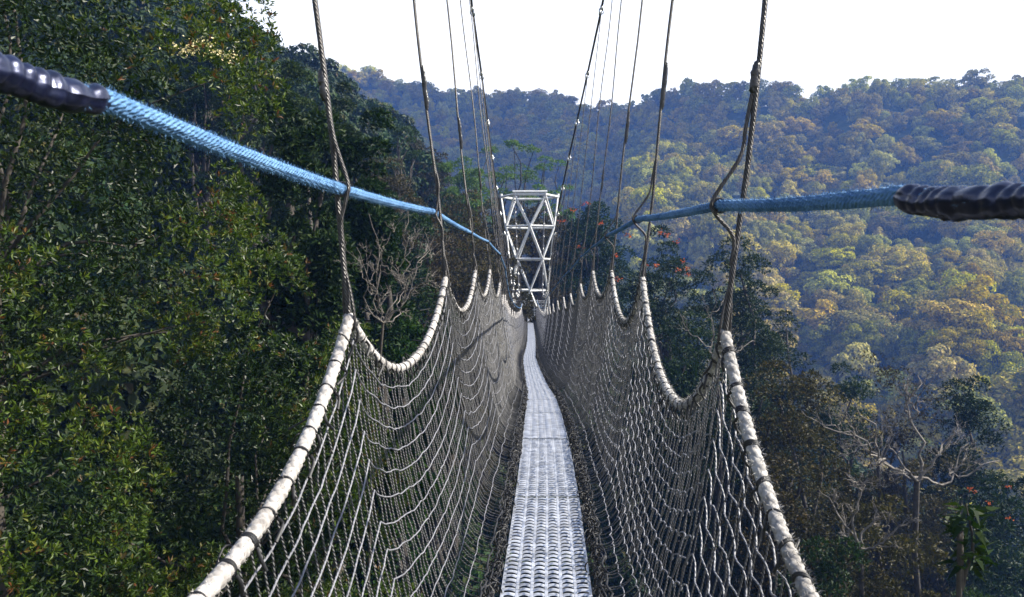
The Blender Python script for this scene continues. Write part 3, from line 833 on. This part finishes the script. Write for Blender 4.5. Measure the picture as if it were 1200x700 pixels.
# blue hand ropes
RL = [at(0, 80, .99), at(120, 116, 1.19), at(401, 222, st(0)), at(508, 248, st(1)), at(551, 272.5, st(2)), at(571.5, 283, st(3)), at(586, 298, st(4)), at(592, 314, st(5))]
RR = [at(1200, 232, 1.04), at(1057, 229, 1.305), at(843, 241, st(0)), at(747, 257, st(1)), at(712, 276, st(2)), at(694, 290, st(3)), at(681, 301, st(4)), at(669, 315, st(5))]
for RP, s_ in ((RL, -1), (RR, 1)):
    for k in range(6, 27):
        z = st(k); RP.append(np.array([top_x(z, s_) - s_ * .02, z, peak_z(z) + .40 - .02 * (k - 6)]))
    RP.insert(0, np.array([s_ * .70, -.9, .20 if s_ < 0 else .02]))
    RP.insert(1, np.array([s_ * .685, .2, .235 if s_ < 0 else .06]))
def handrope(RP, s_, label):
    g = np.random.default_rng(80 + s_)
    t = empty('hand_rope', (0, 0, 0)); tag(t, label, 'hand rope', 'blue hand ropes beside the walkway')
    pts = []
    for a_, b_ in zip(RP[:-1], RP[1:]):
        n = max(3, int(np.linalg.norm(b_ - a_) / (.004 if a_[1] < 2.4 else (.010 if a_[1] < 7 else .1))))
        f = np.linspace(0, 1, n, endpoint=False)[:, None]
        seg = a_ + (b_ - a_) * f; seg[:, 2] -= .007 * np.sin(np.pi * f[:, 0]); pts.append(seg)
    P = np.concatenate(pts)
    mb = MB()
    nn = (P[:, 1] < 7).sum()
    def braid(th, s):
        return 1 + .13 * np.sin(4 * th + s * 230) * np.sin(4 * th - s * 230) + .03 * np.sin(th * 2 + s * 20)
    tube(mb, P[:nn], .0155, 30, braid)
    tube(mb, P[nn - 1:], .0150, 7)
    nf = 6000; ok = np.where((P[:nn, 1] > 1.1) & (P[:nn, 1] < 5))[0]
    idx = g.choice(ok[1:-1], nf); T, N, B = frames(P[:nn]); th = g.uniform(0, 6.28, nf)
    d = np.cos(th)[:, None] * N[idx] + np.sin(th)[:, None] * B[idx]
    dd = d + T[idx] * g.normal(0, .7, nf)[:, None] + g.normal(0, .3, (nf, 3)); dd /= np.linalg.norm(dd, axis=1)[:, None]
    leaves(mb, P[idx] + d * .0155, dd, g.uniform(.004, .012, nf), .0009, g, np.full(nf, .5))
    mb.build('rope', M_blue, t)
    # wrapped black sleeve at the near end: ridged, a little baggy underneath
    za_, ze = -.8, (1.19 if s_ < 0 else 1.305)
    m = (P[:, 1] > za_) & (P[:, 1] < ze)
    Q = P[m].copy(); n = len(Q); T, N, B = frames(Q)
    s = np.concatenate([[0], np.cumsum(np.linalg.norm(np.diff(Q, axis=0), axis=1))]); L = s[-1]
    e = np.clip((L - s) / .06, 0, 1) ** .5
    Q[:, 2] -= .004 * e
    ph0 = g.uniform(0, 6)
    def rf(th, ss):
        up = np.sin(th)          # B points down/up
        rid = np.abs(np.sin(ss * np.pi / .034 + .5 * np.sin(th + 1) + 1.3 * np.sin(ss * 31))) * 2 - 1
        crk = np.sin(th * 7 + ss * 150 + 2 * np.sin(ss * 47)) * np.sin(th * 3 - ss * 90); return 1 + .035 * crk + .13 * rid * (.3 + .7 * np.abs(np.cos(th * .5 + .3))) + .05 * np.sin(3 * th + ss * 40) + .10 * np.sin(ss * 17 + ph0) * (np.sin(th) * np.sign(B[0][2]) < 0)
    mb = MB(); tube(mb, Q, (.0165 + .0065 * e) * (1 + .05 * np.sin(s * 61) + .04 * np.sin(s * 23 + 1)), 40, rf)
    mb.build('sleeve', M_sleeve, t)
    return P
PLr = handrope(RL, -1, 'blue hand rope on the left, its near end wrapped in dark glossy sleeve')
PRr = handrope(RR, 1, 'blue hand rope on the right, wrapped in black at the edge of the picture')

# main suspension cables
CZ = [(-6, 15.2), (0, 11.6), (4.86, 9.0), (9.5, 6.7), (14.2, 4.64), (16.5, 4.10), (18.8, 3.57), (21.2, 3.07), (23.5, 2.52), (25.8, 1.95), (28.2, 1.42), (30.5, .78), (32.8, .2), (35.1, -.45), (37.5, -.95), (40, -1.15), (43, -1.15), (46, -.9), (50, .2), (55, 2.1), (60, 4.3), (ZT, 6.6)]
CZ = np.array(CZ)
def cab_z(z): return np.interp(z, CZ[:, 0], CZ[:, 1])
def cab_x(z, s_):
    h = cab_z(z) - (peak_z(z)); 
    return mid_x(z) + s_ * (.60 + np.where(z < 42, .107, .075) * np.maximum(h, 0))
CAB_LABEL = {-1: 'thick dark suspension cable with bright clamps descending left of the tower', 1: 'thick dark suspension cable with bright clamps descending right of the tower'}
for s_ in (-1, 1):
    t = empty('suspension_cable', (0, 0, 0)); tag(t, CAB_LABEL[s_], 'cable', 'main suspension cables')
    zc = np.arange(-6, ZT + .1, .5)
    P = spline(np.stack([cab_x(zc, s_), zc, cab_z(zc)], 1), 500)
    mb = MB(); tube(mb, P, .021, 7); mb.build('wire_rope', M_steel, t)
    for k in range(3, 27):
        z = st(k); mb = MB(); c = np.array([cab_x(z, s_), z, cab_z(z)])
        box(mb, c + (0, 0, 0), (.055, .10, .055), Matrix.Rotation(-.25, 3, 'X')); box(mb, c + (-s_ * .03, 0, -.06), (.04, .05, .10))
        th = np.linspace(0, 2 * np.pi, 11)
        tube(mb, c + np.stack([np.cos(th) * .045, th * 0, np.sin(th) * .05 - .05], 1), .010, 5)
        mb.build('clamp', M_clamp, t)

# hangers
pos_names = ['nearest', 'second', 'third', 'fourth', 'fifth', 'sixth', 'seventh', 'eighth', 'ninth', 'tenth', 'eleventh', 'twelfth']
SPL = {0: .60, 1: 1.10, 2: 1.25, 3: 1.15, 4: .9, 5: .9, 6: 1.0, 7: 1.0, 8: .9}
for s_ in (-1, 1):
    g = np.random.default_rng(90 + s_)
    for k in range(0, 27):
        z = st(k); p = net(z, 0.0, s_)[0]; top = np.array([cab_x(z, s_), z, cab_z(z) - .03])
        if top[2] < p[2] + .12: top[2] = p[2] + .12
        h = empty('hanger_cable', (p[0], p[1], p[2]))
        side = 'left' if s_ < 0 else 'right'
        lab = ('%s steel hanger cable on the %s, tied to the blue rope above a net peak' % (pos_names[k], side)) if k < 10 else 'thin far hanger cable above the %s net before the tower' % side
        tag(h, lab, 'cable', 'hangers between the suspension cables and the nets' if k < 10 else 'far %s hangers' % side)
        a = np.zeros(3) + (0, 0, .01); b = top - p; L = np.linalg.norm(b)
        rh = .0090 if k < 3 else .0078
        n = int(min(L, 2.4) / .006) if k < 2 else 24
        if k < 2:
            f = np.concatenate([np.linspace(0, 2.4 / L, n), np.linspace(2.4 / L, 1, 40)[1:]])[:, None]
        else: f = np.linspace(0, 1, n)[:, None]
        P = a + (b - a) * f
        P[:, 0] += .010 * np.sin(f[:, 0] * L * 2.6 + k) * np.minimum(1, f[:, 0] * 20) * (k < 5)
        mb = MB()
        tube(mb, P, rh, 14 if k < 2 else 5, (lambda th, s: .86 + .18 * np.abs(np.cos(3 * th - s * 2 * np.pi / .022))) if k < 2 else None)
        mb.build('wire_rope', M_steel, h)
        if k < 9:                         # second leg splitting around the hand rope and meeting the peak
            RPk = (RL if s_ < 0 else RR)[k + 4]
            hz = RPk[2] - p[2]; q = RPk - p
            def on(zv): return a + (b - a) * (zv / b[2])
            loop = np.array([on(hz + .34) + (-s_ * .002, 0, 0), on(hz + .24) + (-s_ * .010, 0, 0), on(hz + .14) + (-s_ * .020, -.010, 0), q + (-s_ * .022, -.016, .02), q + (-s_ * .018, -.018, -.025), on(hz - .11) + (-s_ * .012, -.010, 0), on(hz - .2) + (-s_ * .006, 0, 0)])
            mb = MB(); tube(mb, spline(loop, 60), rh * .72, 10 if k < 2 else 5, (lambda th, s: .86 + .18 * np.abs(np.cos(3 * th - s * 2 * np.pi / .02))) if k < 2 else None)
            th = np.linspace(0, 2 * np.pi, 24); rr = .021
            tube(mb, q + np.stack([th * 0 + .002 * np.cos(th), np.sin(th) * .0, th * 0], 1) + np.stack([np.cos(th) * rr, -.004 + .01 * np.sin(th), np.sin(th) * rr], 1), rh * .6, 6)
            foot = np.array([on(.18), on(.08) + (-s_ * .014, -.006, 0), (-s_ * .02, -.012, .01), (-s_ * .015, 0, -.035), (s_ * .012, .01, -.03), on(.06) + (s_ * .012, .004, 0), on(.15)])
            tube(mb, spline(foot, 40), rh * .5, 6)
            mb.build('wire_loop', M_steel, h)
            # tape splice
            sz = SPL[k] - p[2] + g.normal(0, .03)
            ln = .10 if k == 0 else .28
            m0 = [on(sz + ln * f_) + (g.normal(0, .0015), 0, 0) for f_ in np.linspace(-.5, .5, 14)]
            mb = MB(); tube(mb, m0, np.array([.6, .95, 1.05, 1.3, 1.1, 1.2, 1.05, 1.1, 1.35, 1.2, 1.1, 1.0, .9, .6]) * rh * 1.3, 10)
            mb.build('tape_wrap', M_black, h)
            if k == 0:
                m0 = [on(.93 - p[2] + f_) for f_ in np.linspace(-.06, .3, 10)]
                mb = MB(); tube(mb, m0, rh * 1.35 * (1 + .1 * np.sin(np.arange(10) * 2.2)), 10); mb.build('tape_wrap', M_black, h)

# far tower
TW = empty('steel_tower', (0, ZT, 0)); tag(TW, 'white tubular lattice tower at the far end of the walkway', 'tower')
def tp(px, py, dy=0.0):
    p = at(px, py, ZT + dy); return p - np.array([0, ZT, 0])
yl = [228, 264.5, 303.5, 341, 378, 414]
R0f = [tp(603, yl[0], 0), tp(639, yl[0] - 1, 0)]
def ring(level):
    y = yl[level]
    z = tp(620, y)[2]
    if level == 0:
        return [(-2.45, 2.1, z), (-1.27, 0, z), (1.27, 0, z), (2.35, 2.1, z), (1.27, 4.2, z), (-1.27, 4.2, z)]
    if level % 2 == 1:
        w = 2.05 if level == 1 else 1.5
        return [(-w, .9, z), (0, 0, z), (w, .9, z), (w, 3.3, z), (0, 4.2, z), (-w, 3.3, z)]
    w = 1.05
    return [(-w - .1, 0, z), (w, 0, z), (1.75, 2.1, z), (w, 4.2, z), (-w, 4.2, z), (-1.75, 2.1, z)]
rings = [ring(i) for i in range(6)]
for li, r_ in enumerate(rings):
    mb = MB()
    for a_, b_ in zip(r_, r_[1:] + r_[:1]): tube(mb, [a_, b_], .085 if li else .10, 8)
    if li == 0:
        tube(mb, [np.array(r_[1]) + (-.15, -.05, .22), np.array(r_[2]) + (.15, -.05, .22)], .10, 8)
        for q in r_: tube(mb, [np.array(q) + (0, 0, -.05), np.array(q) + (0, 0, .25)], .13, 8)
    mb.build('ring_beam', M_tower, TW)
for li in range(5):
    A = np.array(rings[li]); B_ = np.array(rings[li + 1])
    for q in A:
        d = np.linalg.norm(B_[:, :2] - q[:2], axis=1)
        for j_ in np.argsort(d)[:2]:
            mb = MB(); tube(mb, [q, B_[j_]], .07, 8); mb.build('brace', M_tower, TW)
zb = rings[5][0][2]; 
for q in ((-1.5, .9), (1.5, .9), (1.5, 3.3), (-1.5, 3.3)):
    mb = MB(); gz = float(terrain(q[0], ZT + q[1])) - .5
    tube(mb, [(q[0], q[1], gz), (q[0], q[1], min(zb + .1, zb + .1)) if zb > gz else (q[0], q[1], gz + .4)], .12, 8); mb.build('leg', M_tower, TW)
# landing under the tower
mb = MB(); dzT = deck_z(ZT)
box(mb, (0, .6, dzT - .1), (3.2, 4.4, .12))
mb.build('landing', M_darkst, TW)
mb = MB()
for x_ in (-1.5, -.9, -.35, .35, .9, 1.5): tube(mb, [(x_, -1.5, dzT), (x_, -1.5, dzT + 1.1)], .04, 6)
for z_ in (.35, .7, 1.1):
    tube(mb, [(-1.5, -1.5, dzT + z_), (-.35, -1.5, dzT + z_)], .035, 6); tube(mb, [(.35, -1.5, dzT + z_), (1.5, -1.5, dzT + z_)], .035, 6)
    tube(mb, [(-1.5, 2.6, dzT + z_), (1.5, 2.6, dzT + z_)], .05, 6)
mb.build('railing', M_clamp, TW)

# ------------------------------------------------------------------ unseen cloudlike mesh added to shade the centre ridge
cc = np.array([60, 548, 110.]) + np.array(sd) * 1080
g = np.random.default_rng(5); mb = MB()
nu, nv = 72, 36
th = np.linspace(0, 2 * np.pi, nu + 1); ph = np.linspace(-np.pi / 2, np.pi / 2, nv)
TH, PH = np.meshgrid(th, ph)
rr = 1 + .16 * np.sin(3 * TH + 1) * np.cos(PH) + .10 * np.sin(7 * TH + 5 * PH) * np.cos(PH) + .06 * np.sin(13 * TH - 9 * PH) * np.cos(PH)
V = np.stack([rr * np.cos(TH) * np.cos(PH) * 300, rr * np.sin(TH) * np.cos(PH) * 108, rr * np.sin(PH) * 26], -1).reshape(-1, 3)
ca, sa = math.cos(.22), math.sin(.22); V = V @ np.array([[ca, sa, 0], [-sa, ca, 0], [0, 0, 1]]) + cc
a = (np.arange(nv - 1)[:, None] * (nu + 1) + np.arange(nu)[None, :]).ravel()
mb.add(V, np.stack([a, a + 1, a + nu + 2, a + nu + 1], 1))
M_blocker = plain('blocker_white', (.85, .85, .86), rough=1, nscale=.02, namp=.05)
tag(mb.build('shade_blocker', M_blocker), 'unseen cloudlike mass added toward the sun to shade the centre ridge', 'shade_blocker', kind='stuff')

# ------------------------------------------------------------------ air
zmin = float(Z.min()) - 1; zmax = float(Z.max()) + 30
hm = bpy.data.materials.new('haze_air'); hm.use_nodes = True; hn = hm.node_tree
for n_ in list(hn.nodes):
    if n_.type == 'BSDF_PRINCIPLED': hn.nodes.remove(n_)
pv = hn.nodes.new('ShaderNodeVolumePrincipled'); pv.inputs['Color'].default_value = (.17, .37, 1.0, 1); pv.inputs["Density"].default_value = .00042; pv.inputs['Anisotropy'].default_value = .0
hn.links.new(pv.outputs[0], hn.nodes['Material Output'].inputs['Volume'])
mb = MB(); x0, x1, y0, y1 = gx[0] - 1, gx[-1] + 1, gy[0] - 1, gy[-1] + 1
box(mb, ((x0 + x1) / 2, (y0 + y1) / 2, (zmin + zmax) / 2), (x1 - x0, y1 - y0, zmax - zmin))
tag(mb.build('haze', hm, smooth=False), 'thin blue morning haze filling the valley', 'haze', kind='stuff')
